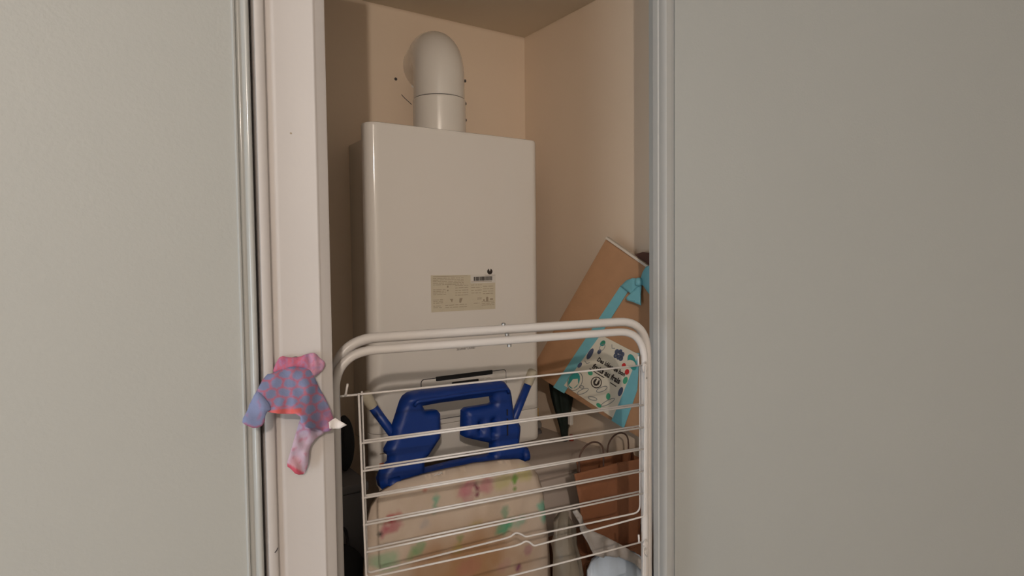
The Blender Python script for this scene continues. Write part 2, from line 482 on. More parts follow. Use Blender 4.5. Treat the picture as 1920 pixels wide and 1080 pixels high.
for q_ in marks: mk('approval_mark', q_, M['inklight'], st)
# maker's emblem: round mark with a notch, and the name below it
em = []
for k in range(25):
    a = math.radians(112 + (428 - 112) * k / 24); em.append((0.7835 + .0072 * math.cos(a), 1.6265 + .0068 * math.sin(a)))
em.append((0.7835, 1.6258))
mk('emblem', plate(em, Yf - .0006, Yf), M['ink'], bo, label='dark round notched emblem')
def on_front(cx, cz, sh=0.0, y=Yf - .0007):
    return lambda u, v: Vector((cx + u + sh * v, y, cz + v))
mk('maker_name', text_mesh('Saunier Duval', 0.0052, on_front(0.7835, 1.6165)), M['inklight'], bo)
mk('maker_name', text_mesh('Saunier Duval', 0.0088, on_front(0.7155, 1.4475, 0.12)), M['ink'], bo)
mk('emblem', plate([(.7085, 1.4585), (.7215, 1.4592), (.7195, 1.4635), (.7125, 1.4605)], Yf - .0006, Yf), M['inkred'], bo, label='small red emblem')
# warning mark low on the left
mk('warning_mark', plate([(.500, 1.2075), (.531, 1.2055), (.531, 1.2195), (.500, 1.2215)], Yf - .0006, Yf), M['orange'], bo, label='orange warning mark')
mk('fine_line', plate([(.501, 1.2405), (.526, 1.2395), (.526, 1.2415), (.501, 1.2425)], Yf - .0006, Yf), M['inklight'], bo)

# ================================================================== FLUE PIPE
fl = empty('flue_pipe', (0.730, 1.40, 1.9475), 'white flue elbow rising from the boiler top into the wall', 'flue pipe')
PX, PY, PR = 0.7290, 1.402, 0.0625
mk('lower_collar', lathe([(PR + .0022, 1.9475), (PR + .0022, 2.0435), (PR + .0022, 2.0455), (PR + .0012, 2.0475), (PR - .002, 2.0475)], (PX, PY, 0), 48), M['flue'], fl, 50)
mk('joint_seam', lathe([(PR - .0008, 2.0475), (PR - .0008, 2.0495)], (PX, PY, 0), 48), M['seam'], fl)
dirv = Vector((math.sin(math.radians(14.5)), math.cos(math.radians(14.5)), 0))
cl, rb_ = [], 0.074
zt = 2.2345 - PR
for z in (2.0495, 2.07, 2.085): cl.append(Vector((PX, PY, z)))
for k in range(1, 15):
    a = math.radians(90 * k / 14)
    cl.append(Vector((PX, PY, zt - rb_)) + dirv * (rb_ * (1 - math.cos(a))) + Vector((0, 0, rb_ * math.sin(a))))
cl = [c for c in cl]
end = cl[-1]
L = (BACK + .02 - end.y) / dirv.y
cl.append(end + dirv * L)
mk('elbow', tube(cl, PR, 48), M['flue'], fl, 60)
flg = end + dirv * ((BACK - .010 - end.y) / dirv.y)
mk('wall_collar', tube([flg, flg + dirv * .025], [PR + .004, PR + .004], 48), M['flue'], fl, 50)
for cz in (2.0969, 2.0412, 2.0010):
    c = Vector((PX + (PR + .0012) * math.sin(math.radians(62)), PY - (PR + .0012) * math.cos(math.radians(62)), cz))
    ax = Vector((math.sin(math.radians(62)), -math.cos(math.radians(62)), 0))
    mk('clip_screw', lathe([(.0036, -.002), (.0036, .002), (.002, .0032)], c, 10, ax), M['seam'], fl)

# ================================================================== DRYING RACK
P0 = Vector((.282, .86, 0)); DV = Vector((0.99151738, -0.12997419, 0)); NV = Vector((-0.12997419, -0.99151738, 0))
def RP(s, z, o=0.0): return P0 + DV * s + NV * o + Vector((0, 0, z))
rk = empty('drying_rack', RP(.27, 0), 'white wire laundry drying rack folded upright in the closet opening', 'drying rack')
def u_frame(s0, s1, ztop, o, r, rr):
    pts = [RP(s0, 0.0, o), RP(s0, ztop, o), RP(s1, ztop, o), RP(s1, 0.0, o)]
    return tube(rounded(pts, [0, rr, rr, 0], 12), r, 14)
mk('frame_tube', u_frame(-.0050, .5385, 1.5432, 0.0, .0074, .062), M['rack'], rk, True)
mk('frame_tube', u_frame(-.0085, .5165, 1.5285, .020, .0064, .056), M['rack'], rk, True)
for s, o, r in ((-.0050, 0, .009), (.5385, 0, .009), (-.0085, .02, .008), (.5165, .02, .008)):
    c = RP(s, 0, o); mk('rubber_foot', lathe([(r, .0), (r, .028), (r - .002, .03)], c, 14), M['grey'], rk, 40)
for z, o in ((1.5512, 0.0), (1.5365, .012), (1.5205, .02)):
    mk('bolt', lathe([(.0034, -.0022), (.0034, .0012), (.0018, .0026)], RP(.2568, z, o), 10), M['steel'], rk, 40)
WR = .00155
def hinge(z, s0=-.0085, s1=.520):
    a = tube([RP(s0, z, .020), RP(.1, z, .0205), RP(.4, z, .0205), RP(s1, z, .020)], WR, 8)
    h = mk('hinge_wire', a, M['rack'], rk, True)
    mk('hook', tube(rounded([RP(.0052, z, .0205), RP(.0056, z + .004, .024), RP(.0078, z + .0175, .026)], .003, 4), WR, 8), M['rack'], h, True)
    mk('hook', tube(rounded([RP(.5037, z, .0205), RP(.5008, z + .003, .024), RP(.4985, z + .0175, .026)], .003, 4), WR, 8), M['rack'], h, True)
    for cs, q in ((.5105, .0072), (-.003 + .006, .006)):
        ring = [RP(cs + q * math.cos(a_), z - .002 + q * 1.15 * math.sin(a_), .029 - .004 * math.cos(a_)) for a_ in [2 * math.pi * k / 16 for k in range(16)]]
        if cs > .1: mk('ring', tube(ring, WR, 7, closed=True), M['rack'], h, True)
    mk('hook', tube(rounded([RP(.5105, z - .008, .03), RP(.507, z - .013, .032), RP(.5125, z - .021, .032)], .003, 4), WR, 8), M['rack'], h, True)
hinge(1.4682); hinge(1.1575)
def wing(top, o, sl0, sl1, sr0, sr1, drops, bottom, rad, r0=None):
    left = [RP(sl0, top + .003, o), RP(sl1, bottom[0][1], o)]
    path = [RP(sl0, top + .003, o)] + [RP(s, z, o) for s, z in bottom] + [RP(sr0, top - .001, o)]
    radii = [0] + [rad[0]] + [.004] * (len(bottom) - 2) + [rad[1]] + [0]
    wv = mk('wing_panel', tube(rounded(path, radii, 5), WR, 8), M['rack'], rk, True)
    zb = bottom[0][1]
    for z in drops:
        t = (top - z) / (top - zb)
        a, b = sl0 + (sl1 - sl0) * t, sr0 + (sr1 - sr0) * t
        mk('rung', tube([RP(a - .001, z, o - .002), RP((a + b) / 2, z - .0006, o - .002), RP(b + .001, z - .001, o - .002)], WR, 7), M['rack'], wv, True)
wing(1.4700, .035, .0205, .0255, .5065, .5035, (1.4032, 1.3645, 1.3270, 1.2890, 1.2503),
     [(.0255, 1.2150), (.2535, 1.2112), (.2655, 1.2122), (.2735, 1.2150), (.2800, 1.2125), (.2885, 1.2040), (.5035, 1.2100)], (.006, .003))
wing(1.4670, .010, .0305, .0330, .5148, .5141, (1.3992, 1.3602, 1.3205, 1.2823, 1.2435),
     [(.0330, 1.2092), (.2480, 1.2140), (.2600, 1.2150), (.2690, 1.2195), (.2770, 1.2165), (.2870, 1.2090), (.5141, 1.2060)], (.006, .014))
wing(1.1590, .035, .0205, .0255, .5020, .4985, (1.0920, 1.0535, 1.0150, .9770, .9385),
     [(.0255, .9000), (.2535, .8990), (.2735, .9030), (.2885, .8930), (.4985, .8990)], (.006, .003))
wing(1.1560, .010, .0305, .0330, .5215, .5205, (1.0885, 1.0500, 1.0115, .9735, .9350),
     [(.0330, .8960), (.2480, .8990), (.2690, .9060), (.2870, .8970), (.5205, .8950)], (.006, .014))

# ================================================================== IRONING BOARD
ib = empty('ironing_board', (0.60, 1.09, 0.0), 'ironing board stood on end with a stained butterfly cover and blue iron rest', 'ironing board')
head = [(0.394, 1.092), (0.397, 1.149), (0.400, 1.183), (0.409, 1.209), (0.429, 1.231), (0.460, 1.243), (0.512, 1.2465), (0.569, 1.2468), (0.629, 1.246),
        (0.692, 1.242), (0.737, 1.234), (0.761, 1.221), (0.779, 1.196), (0.791, 1.159), (0.799, 1.113), (0.807, 1.053), (0.812, 0.969)]
nose = [(0.812, 0.70), (0.790, 0.48), (0.740, 0.26), (0.680, 0.12), (0.610, 0.07), (0.540, 0.12), (0.470, 0.26), (0.412, 0.48), (0.390, 0.70), (0.390, 0.95)]
outl = head + nose
def cov_y(x, z, d):
    e = max(0, 1 - d / .022)
    y = 1.058 + .016 * e * e
    y -= .0025 * noise.noise(Vector((x * 22, z * 14, 1.3))) + .0012 * noise.noise(Vector((x * 60, z * 40, 4.0)))
    return y
V, Fs, flat = sheet(outl, .0078, cov_y, .010)
cov = mk('cover', (V, Fs), M['cover'], ib, True, label='cream butterfly print cover with brown scorch stains')
BF = [  # (x, z, rx, rz, tilt, colour, strength)
    (.597, 1.208, .022, .016, .5, (.50, .13, .20), .60), (.641, 1.205, .020, .017, -.4, (.50, .16, .22), .60), (.600, 1.187, .015, .016, .3, (.42, .15, .20), .45),
    (.619, 1.204, .0035, .018, .1, (.16, .01, .05), .95), (.623, 1.190, .003, .008, -.4, (.16, .01, .05), .9),
    (.681, 1.204, .026, .017, .2, (.48, .46, .16), .55), (.734, 1.208, .024, .016, -.2, (.50, .46, .14), .55),
    (.711, 1.203, .007, .012, 0, (.16, .34, .06), .95), (.709, 1.186, .003, .012, .1, (.13, .26, .05), .9),
    (.530, 1.201, .007, .010, 0, (.13, .40, .28), .75), (.528, 1.184, .006, .010, .3, (.13, .36, .24), .65),
    (.437, 1.186, .010, .010, .5, (.42, .015, .03), .9), (.452, 1.190, .004, .010, -.7, (.42, .03, .03), .8), (.443, 1.170, .020, .012, .2, (.42, .08, .12), .65), (.424, 1.166, .007, .014, -.2, (.40, .05, .10), .6), (.4165, 1.161, .0028, .005, -.5, (.02, .03, .03), .9),
    (.686, 1.139, .009, .016, 0, (.12, .32, .20), .65), (.683, 1.108, .022, .014, .2, (.06, .34, .20), .80), (.722, 1.112, .020, .011, .3, (.20, .44, .34), .60), (.700, 1.118, .012, .01, 0, (.07, .32, .19), .6),
    (.781, 1.130, .017, .011, -.3, (.12, .50, .36), .75), (.790, 1.108, .015, .014, .2, (.10, .46, .32), .75),
    (.492, 1.117, .018, .013, .4, (.13, .34, .16), .65), (.478, 1.108, .014, .008, .6, (.20, .34, .14), .5), (.425, 1.113, .030, .015, .1, (.20, .42, .24), .60), (.436, 1.098, .02, .01, .0, (.18, .40, .22), .45),
    (.581, 1.113, .009, .008, 0, (.20, .26, .09), .65), (.576, 1.094, .011, .010, 0, (.38, .34, .07), .5), (.614, 1.130, .02, .009, .2, (.42, .38, .12), .35),
    (.715, 1.016, .007, .010, 0, (.16, .02, .10), .85), (.742, 1.046, .012, .012, .5, (.34, .12, .18), .5), (.68, 1.03, .018, .012, .3, (.40, .16, .18), .3),
    (.511, 1.226, .009, .004, .3, (.46, .10, .07), .65), (.61, 1.222, .010, .004, .1, (.50, .34, .16), .55), (.505, 1.160, .012, .010, .2, (.30, .32, .36), .35), (.45, 1.03, .02, .015, 0, (.45, .12, .16), .5), (.60, 1.05, .03, .02, 0, (.42, .14, .12), .35), (.53, 1.00, .03, .02, .3, (.2, .4, .25), .5)]
def cov_col(x, z):
    n1 = noise.noise(Vector((x * 9, z * 9, 2.0))); n2 = noise.noise(Vector((x * 30, z * 22, 7.0))); n3 = noise.noise(Vector((x * 70, z * 70, 9.0)))
    c = (.60, .49, .40)
    dx = (x - .60) / .17; dz = (z - 1.01) / .185
    sc = 1 - sstep(.35, 1.05, math.sqrt(dx * dx + dz * dz) + .35 * n1 + .16 * n2)
    c = mixc(c, (.36, .19, .085), .92 * sc)
    c = mixc(c, (.46, .34, .24), .35 * sstep(.0, .5, n2))
    for bx, bz, rx, rz, t, col, s in BF:
        ux, uz = x - bx, z - bz
        if abs(ux) > .05 or abs(uz) > .05: continue
        ct, sn = math.cos(t), math.sin(t); a = (ux * ct + uz * sn) / rx; b = (-ux * sn + uz * ct) / rz
        r = math.sqrt(a * a + b * b)
        k = 1 - sstep(.65, 1.15, r + .35 * n3)
        if k > 0: c = mixc(c, col, k * s * (1 + .4 * n3))
    return c
paint(cov, flat, cov_col)
inner = [(0.60 + (x - 0.60) * .94, 0.66 + (z - 0.66) * .97) for x, z in outl]
mk('board_frame', plate(inner, 1.072, 1.086), M['boardframe'], ib)
# hem cord showing as a loose frayed thread on the top edge
mk('loose_thread', tube([(.528, 1.060, 1.2465), (.532, 1.057, 1.2500), (.537, 1.058, 1.2475), (.541, 1.056, 1.2515), (.545, 1.06, 1.2470)], .0011, 5), M['tag'], ib)
rest = [(.483, 1.386), (.489, 1.395), (.499, 1.4005), (.513, 1.402), (.624, 1.403), (.704, 1.401), (.713, 1.398), (.719, 1.391), (.728, 1.378), (.731, 1.366), (.737, 1.318),
        (.749, 1.304), (.753, 1.297), (.753, 1.288), (.749, 1.262), (.764, 1.254), (.773, 1.246), (.775, 1.237), (.771, 1.226), (.762, 1.221), (.725, 1.218), (.585, 1.214),
        (.466, 1.214), (.446, 1.220), (.436, 1.232), (.433, 1.247), (.440, 1.262), (.455, 1.275), (.456, 1.286), (.449, 1.292), (.449, 1.300), (.457, 1.312), (.465, 1.338)]
win1 = [(.524, 1.373), (.560, 1.374), (.684, 1.372), (.686, 1.356), (.680, 1.354), (.624, 1.354), (.616, 1.349), (.614, 1.299), (.620, 1.295), (.683, 1.272), (.682, 1.248), (.597, 1.250), (.526, 1.247),
        (.526, 1.268), (.535, 1.274), (.560, 1.303), (.562, 1.308), (.562, 1.352), (.556, 1.360), (.530, 1.362)]
slit = lambda x0, x1, z0, z1: [(x0, z0), (x1, z0), (x1, z1), (x0, z1)]
def rest_y(x, z, d):
    return 1.088 + .010 * (1 - sstep(0, .010, d)) - (.004 if z > 1.386 else 0.0) * sstep(.0, .006, d)
V, Fs, flat = sheet(rest, .006, rest_y, .016, [win1, slit(.6485, .6520, 1.304, 1.3225), slit(.6795, .6840, 1.292, 1.3225)])
rs = mk('iron_rest', (V, Fs), M['blue'], ib, 50, label='royal blue plastic iron rest')
mk('top_ridge', tube(rounded([(.502, 1.087, 1.378), (.505, 1.082, 1.3865), (.62, 1.081, 1.388), (.712, 1.082, 1.386), (.716, 1.087, 1.376)], .006, 5), .0035, 8), M['blue'], rs, True)
for x, z0, z1 in ((.7125, 1.287, 1.322), (.7125, 1.329, 1.342)):
    mk('groove', box(x - .0012, 1.0865, z0, x + .0012, 1.090, z1), M['slot'], rs)
for x0, x1 in ((.447, .47), (.752, .765)):
    mk('foot_pad', tube([(x0, 1.092, 1.236), (x1, 1.090, 1.237)], .0135, 14), M['blue'], rs, True)
for pts, cap in (([(.520, 1.112, 1.245), (.469, 1.112, 1.323), (.4255, 1.112, 1.3875)], [(.4270, 1.112, 1.3853), (.4130, 1.112, 1.4100)]),
                 ([(.700, 1.112, 1.225), (.748, 1.112, 1.316), (.786, 1.112, 1.3870)], [(.7845, 1.112, 1.3850), (.7985, 1.112, 1.4130)])):
    lg = mk('leg', tube(pts, .0088, 14), M['bluelt'], ib, True, label='blue tube leg')
    a, b = Vector(cap[0]), Vector(cap[1]); q = (b - a).normalized()
    mk('foot_cap', tube([a - q * .004, a + q * .002, b - q * .006, b - q * .002, b], [.0098, .0104, .0112, .0098, .006], 14), M['cap'], lg, 50, label='cream rubber foot cap')
    mk('leg_lower', tube([pts[0], (.60, 1.112, .30)], .0088, 12), M['bluelt'], lg, True)

# ================================================================== CLOTH ON THE POST
cl_ = empty('doll_top', (0.19, 0.742, 1.54), 'crumpled blue and pink scale-print doll top hanging on the white post', 'doll clothing')
rc = random.Random(5)
seeds = []
r = 0; z = 1.40
while z < 1.56:
    x = .12 + (.0072 if r % 2 else 0)
    while x < .32:
        seeds.append((x + rc.uniform(-.0030, .0030), z + rc.uniform(-.0022, .0022))); x += .0145
    z += .0103; r += 1
BLUE = lin((122, 132, 170)); RED = lin((176, 84, 108)); PINK = lin((188, 96, 120)); PALE = lin((184, 162, 178)); HEM = lin((204, 88, 80)); PURP = lin((150, 104, 142)); LILAC = lin((146, 126, 164))
def scale_col(x, z, line=RED, cell=BLUE, wline=.30):
    d = sorted((((x - sx) / 1.25) ** 2 + (z - sz) ** 2) for sx, sz in seeds if abs(x - sx) < .04 and abs(z - sz) < .04)[:2]
    a, b = math.sqrt(d[0]), math.sqrt(d[1]); e = (b - a) / (.0060)
    q = noise.noise(Vector((x * 150, z * 150, 4))); q2 = noise.noise(Vector((x * 420, z * 420, 6)))
    c = mixc(line, mixc(PALE, LILAC, .5 + q2), .18 + .55 * max(0, q) + .35 * max(0, q2))
    c = mixc(c, LILAC, .75 * sstep(wline * .7, wline * 1.3, e + .10 * q2))
    return mixc(c, cell, sstep(wline * 1.0, wline * 1.7, e + .10 * q2))
def fold(amp, f, ph):
    return lambda x, z: amp * noise.noise(Vector((x * f, z * f * .55, ph)))
def cloth_piece(name, poly, base, topz, flare, pal, ph, amp=.0035, f=70, lab=None, sm=1):
    poly = smooth_loop(poly, sm)
    nf = fold(amp, f, ph)
    def y(x, z, d):
        return base - flare * max(0, topz - z) / .1 * (1 if flare < .05 else 1 - .75 * sstep(.195, .225, x)) - nf(x, z) - .003 * (1 - math.exp(-d / .004)) + .003
    V, Fs, flat = sheet(poly, .0019, y, .0016, place=lambda x, z, y_: Vector((x - .25 * (.735 - y_), y_, z + .22 * (.735 - y_))))
    o = mk(name, (V, Fs), M['cloth'], cl_, True, label=lab)
    paint(o, flat, pal); return o
def pal_body(x, z):
    n = noise.noise(Vector((x * 60, z * 60, 3)))
    c = scale_col(x, z)
    k = sstep(.208, .226, x) * sstep(1.485, 1.470, z)      # paler, redder lower right corner
    c = mixc(c, scale_col(x * 1.2, z, RED, PURP, .5), k * .8)
    c = mixc(c, HEM, .9 * sstep(.0045, .0020, abs(z - (1.482 - .06 * (x - .176)) - .0012 * n)) * sstep(.154, .158, x) * sstep(.199, .196, x))
    if x < .146 + (z - 1.49) * .2: c = mixc(c, BLUE, .8)
    return c
def pal_col(x, z):
    n = noise.noise(Vector((x * 90, z * 90, 8))); n2 = noise.noise(Vector((x * 200, z * 200, 2)))
    c = mixc(PINK, lin((150, 100, 140)), sstep(-.1, .5, n))
    c = mixc(c, lin((190, 150, 172)), sstep(.200, .214, x) * .7)
    n3 = noise.noise(Vector((x * 420, z * 260, 12)))
    c = mixc(c, RED, sstep(.1, .5, n2) * .6)
    return mixc(c, LILAC, .55 * sstep(-.05, .35, n3))
def pal_sleeve(x, z):
    e = seg_dist((x, z), [(.160, 1.484), (.157, 1.4705), (.148, 1.468), (.139, 1.473), (.1345, 1.478)])
    n2 = noise.noise(Vector((x * 160, z * 160, 5)))
    return mixc(BLUE, RED, .75 * sstep(.0030, .0010, e) * (z < 1.4765) + .35 * sstep(.3, .6, n2))
def pal_tail(x, z):
    n = noise.noise(Vector((x * 70, z * 30, 6))); n2 = noise.noise(Vector((x * 190, z * 120, 1)))
    c = scale_col(x, z, mixc(RED, PURP, .4), mixc(BLUE, PALE, .55))
    c = mixc(c, PALE, sstep(1.462, 1.446, z) * .88)
    c = mixc(c, lin((190, 132, 136)), sstep(.1, .5, n) * sstep(1.437, 1.425, z) * .6)
    c = mixc(c, RED, sstep(.3, .55, n2) * .5)
    e = seg_dist((x, z), [(.179, 1.4195), (.184, 1.414), (.190, 1.4065), (.197, 1.405)])
    return mixc(c, lin((190, 60, 84)), .85 * sstep(.0036, .0014, e) * (z < 1.421))
body = cloth_piece('bodice', [(.166, 1.527), (.180, 1.533), (.205, 1.5325), (.2115, 1.522), (.2155, 1.512), (.2195, 1.503), (.2270, 1.488), (.2352, 1.464), (.2350, 1.456), (.2270, 1.450), (.2150, 1.456),
                   (.1960, 1.464), (.1952, 1.4775), (.1765, 1.4795), (.1590, 1.485), (.1460, 1.492), (.1400, 1.490), (.1475, 1.505), (.1590, 1.527)], .7425, 1.535, .080, pal_body, 1.0, .0055, 80)
cloth_piece('sleeve', [(.1500, 1.510), (.1590, 1.500), (.1660, 1.487), (.1592, 1.4840), (.1575, 1.4710), (.1480, 1.4682), (.1388, 1.4735), (.1345, 1.4780), (.1410, 1.4895)], .7070, 1.51, .022, pal_sleeve, 2.0, .003)
cloth_piece('hanging_sleeve', [(.1930, 1.463), (.1960, 1.472), (.2150, 1.470), (.2335, 1.463), (.2290, 1.4545), (.2215, 1.4485), (.2140, 1.446), (.2052, 1.4355), (.2045, 1.418), (.2000, 1.4045), (.1900, 1.4060), (.1840, 1.4140), (.1785, 1.4190),
                        (.1845, 1.4360), (.1890, 1.451)], .7310, 1.47, -.012, pal_tail, 3.0, .0055, 100)
cloth_piece('collar', [(.1660, 1.5275), (.1690, 1.5370), (.1755, 1.5475), (.1850, 1.5440), (.1960, 1.5435), (.2080, 1.5470), (.2160, 1.5465), (.2205, 1.5400), (.2268, 1.5350), (.2262, 1.5290), (.2215, 1.5228), (.2120, 1.5180), (.2090, 1.5240), (.1980, 1.5310), (.1800, 1.5290)],
            .7430, 1.545, .008, pal_col, 4.0, .0045, 120)
tg = smooth_loop([(.229, 1.4630), (.2380, 1.4660), (.2500, 1.4570), (.2420, 1.4525), (.230, 1.4550)], 0)
V, Fs, fl_ = sheet(tg, .003, lambda x, z, d: .7235 + .003 * math.sin((x - .23) * 200), .0008)
mk('care_tag', ([Vector(v) + Vector((-.004, 0, .002)) for v in V], Fs), M['tag'], cl_, True, label='small white care tag')
# the small wall hook that carries it
mk('hook', join(lathe([(.004, 0), (.004, -.001), (.0018, -.0014), (.0018, -.0022), (.0026, -.003), (.001, -.0034)], (.196, .7505, 1.538), 12, Vector((0, 1, 0)))), M['steel'], cl_, True)

# ================================================================== CLOSET CONTENTS, RIGHT
# white cabinet under the boiler
cb = empty('white_cabinet', (0.95, 1.36, 0.0), 'low white cabinet against the closet right wall under the boiler', 'cabinet')
mk('body', box(0.815, 1.19, 0.0, 1.094, 1.553, 1.137), M['cabinet'], cb)
mk('top', box(0.805, 1.18, 1.138, 1.0965, 1.556, 1.160, .003), M['cabinet'], cb, 40)
dd = mk('door', box(0.819, 1.176, 0.06, 1.090, 1.190, 1.130, .002), M['cabinet'], cb, 40)
mk('handle', tube(rounded([(0.838, 1.176, .98), (0.838, 1.156, .98), (0.838, 1.156, 1.08), (0.838, 1.176, 1.08)], .008, 4), .004, 8), M['steel'], dd, True)

# kraft gift bag leaning in the gap between boiler and right wall
G0 = Vector((.955, 1.297, 0)); GD = Vector((0.39751447, -0.91759591, 0)); GN = Vector((-0.91759591, -0.39751447, 0))
def GP(s, z, o=0.0): return G0 + GD * s + GN * o + Vector((0, 0, z))
gb = empty('kraft_gift_bag', GP(.14, 1.24), 'tilted brown kraft gift bag with turquoise ribbon and printed white label', 'gift bag')
def gplate(poly, o0, o1):
    n = len(poly)
    return ([GP(s, z, o0) for s, z in poly] + [GP(s, z, o1) for s, z in poly],
            [[i, (i + 1) % n, (i + 1) % n + n, i + n] for i in range(n)] + [list(range(n))[::-1], list(range(n, 2 * n))])
face = [(.182, 1.701), (-.035, 1.3615), (.285, 1.2225), (.305, 1.618)]
def gy(s, z, d): return -.0012 * noise.noise(Vector((s * 14, z * 14, 3))) + .004 * math.exp(-d / .006)
V, Fs, fl_ = sheet(face, .009, gy, .022, place=lambda s, z, o: GP(s, z, -o))
mk('paper_body', (V, Fs), M['kraft'], gb, 35)
mk('rim', gplate([(.182, 1.7015), (.305, 1.6185), (.3055, 1.6250), (.1850, 1.7060)], -.014, .001), M['rim'], gb, label='pale folded top rim')
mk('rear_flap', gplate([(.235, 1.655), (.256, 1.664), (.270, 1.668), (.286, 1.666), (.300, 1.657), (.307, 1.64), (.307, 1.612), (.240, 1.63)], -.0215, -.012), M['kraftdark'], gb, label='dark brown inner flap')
rbn = mk('ribbon', gplate([(.222, 1.590), (.037, 1.3295), (.068, 1.3165), (.169, 1.470), (.241, 1.578)], .0004, .0024), M['teal'], gb, label='turquoise ribbon')
mk('ribbon', gplate([(.196, 1.2640), (.228, 1.2495), (.262, 1.345), (.268, 1.432), (.258, 1.432)], .0004, .0020), M['teal'], gb, label='turquoise ribbon')
def band(poly, fn, th=.0016):
    V, Fs, f_ = sheet(poly, .005, fn, th, place=lambda s, z, o: GP(s, z, -o)); return V, Fs
bw = mk('bow', band([(.222, 1.588), (.238, 1.602), (.256, 1.608), (.273, 1.607), (.273, 1.590), (.262, 1.583), (.252, 1.572), (.241, 1.578)], lambda s, z, d: -.006 - .010 * sstep(.222, .26, s)), M['teal'], gb, True)
mk('bow_tail', band([(.272, 1.600), (.262, 1.584), (.2415, 1.562), (.2440, 1.5560), (.258, 1.553), (.279, 1.5455), (.277, 1.570), (.2775, 1.598)], lambda s, z, d: -.012 - .008 * (1.6 - z) / .05), M['teal'], bw, True)
mk('bow_loop', band([(.270, 1.598), (.280, 1.620), (.290, 1.634), (.306, 1.640), (.310, 1.600), (.312, 1.560), (.298, 1.572), (.284, 1.590)], lambda s, z, d: -.008 - .012 * math.sin(max(0, min(1, (s - .27) / .045)) * 3.0)), M['teal'], bw, True)
mk('bow_knot', lathe([(.003, -.010), (.0085, -.007), (.0095, 0), (.0085, .007), (.003, .010)], GP(.272, 1.599, .016), 14, Vector((.1, .1, 1))), M['teal'], bw, True)
# the label: u runs along the writing, v upwards
LBL = ((.068, 1.337), (.200, 1.271), (.266, 1.429), (.169, 1.470))
def LP(u, v, o=.0030):
    a, b, c, d = LBL
    s = (1 - u) * (1 - v) * a[0] + u * (1 - v) * b[0] + u * v * c[0] + (1 - u) * v * d[0]
    z = (1 - u) * (1 - v) * a[1] + u * (1 - v) * b[1] + u * v * c[1] + (1 - u) * v * d[1]
    return GP(s, z, o)
n = 4
lab = mk('label', ([LP(u, v, .0026) for u, v in ((0, 0), (1, 0), (1, 1), (0, 1))] + [LP(u, v, .0006) for u, v in ((0, 0), (1, 0), (1, 1), (0, 1))],
         [[0, 1, 2, 3], [7, 6, 5, 4]] + [[i, (i + 1) % 4, (i + 1) % 4 + 4, i + 4] for i in range(4)]), M['label'], gb, label='white label with doodles and a circled U')
def disc(u, v, ru, rv, rot=0.0, a0=0, a1=360, k=18):
    pts = []
    for i in range(k):
        a = math.radians(a0 + (a1 - a0) * i / (k if a1 - a0 == 360 else k - 1))
        x, y = ru * math.cos(a), rv * math.sin(a); pts.append((u + x * math.cos(rot) - y * math.sin(rot), v + x * math.sin(rot) + y * math.cos(rot)))
    V = [LP(p[0], p[1], .0032) for p in pts]; return V, [list(range(len(V)))]
def stroke(pts, w_=.006):
    V, Fs = [], []
    for i, (u, v) in enumerate(pts):
        a = pts[max(0, i - 1)]; b = pts[min(len(pts) - 1, i + 1)]
        dx, dy = b[0] - a[0], b[1] - a[1]; l = math.hypot(dx, dy) or 1
        V += [LP(u - dy / l * w_, v + dx / l * w_, .0033), LP(u + dy / l * w_, v - dx / l * w_, .0033)]
    for i in range(len(pts) - 1): Fs.append([2 * i, 2 * i + 1, 2 * i + 3, 2 * i + 2])
    return V, Fs
def ell(u, v, ru, rv, rot=0.0, k=20, w_=.006):
    P = []
    for i in range(k + 1):
        a = 2 * math.pi * i / k; x, y = ru * math.cos(a), rv * math.sin(a)
        P.append((u + x * math.cos(rot) - y * math.sin(rot), v + x * math.sin(rot) + y * math.cos(rot)))
    return stroke(P, w_)
for q_ in (disc(.10, .16, .10, .14, .3), disc(.93, .86, .15, .07, -.5), disc(.16, .90, .055, .05),): mk('printed_motif', q_, M['pteal'], lab)
for q_ in (([LP(p, q, .0036) for p, q in ((.07, .05), (.17, .04), (.20, .15), (.14, .22), (.07, .17))], [[0, 1, 2, 3, 4]]), ([LP(.93 + .10 * math.cos(a), .84 + .045 * math.sin(a), .0036) for a in [k * .5236 for k in range(12)]], [list(range(12))]),): mk('printed_motif', q_, M['label'], lab)
for q_ in (disc(.06, .66, .05, .10, .2), disc(.02, .42, .035, .05), *[disc(.60 + dx, .86 + dy, .045, .040) for dx, dy in ((-.07, .03), (0, .05), (.07, .03), (-.05, -.03), (.02, -.03), (.08, -.03))], disc(.20, .76, .04, .04), disc(1.0 - .05, .40, .04, .07),): mk('printed_motif', q_, M['pblue'], lab)
for q_ in [disc(.60 + dx, .86 + dy, .020, .018) for dx, dy in ((-.07, .03), (0, .05), (.07, .03), (-.05, -.03), (.02, -.03), (.08, -.03))]: mk('printed_motif', q_, M['pgrey'], lab)
for q_ in (disc(1.0 - .05, .58, .045, .055), disc(.16, .91, .04, .035), disc(.78, .24, .04, .05, .5), disc(.70, .045, .05, .03), disc(.28, .40, .05, .035),): mk('printed_motif', q_, M['pgreen'], lab)
for q_ in (disc(.80, .76, .042, .036), disc(.915, .70, .046, .042),): mk('printed_motif', q_, M['pred'], lab)
outl_ = [ell(.34, .09, .10, .035, .9), ell(.28, .14, .04, .02, .3), ell(.62, .28, .10, .035, .8), ell(.82, .16, .13, .03, .9), ell(.55, .08, .08, .025, .3), ell(.20, .84, .05, .06), stroke([(.35, .95), (.40, .90), (.46, .92)]), stroke([(.05, .52), (.12, .50), (.16, .54)]), ell(.12, .16, .13, .16, .3)]
for q_ in outl_: mk('printed_outline', q_, M['pgrey'], lab)
def on_label(u0, v0, sl=0.0): return lambda x, y: LP(u0 + x, v0 + y + sl * x, .0036)
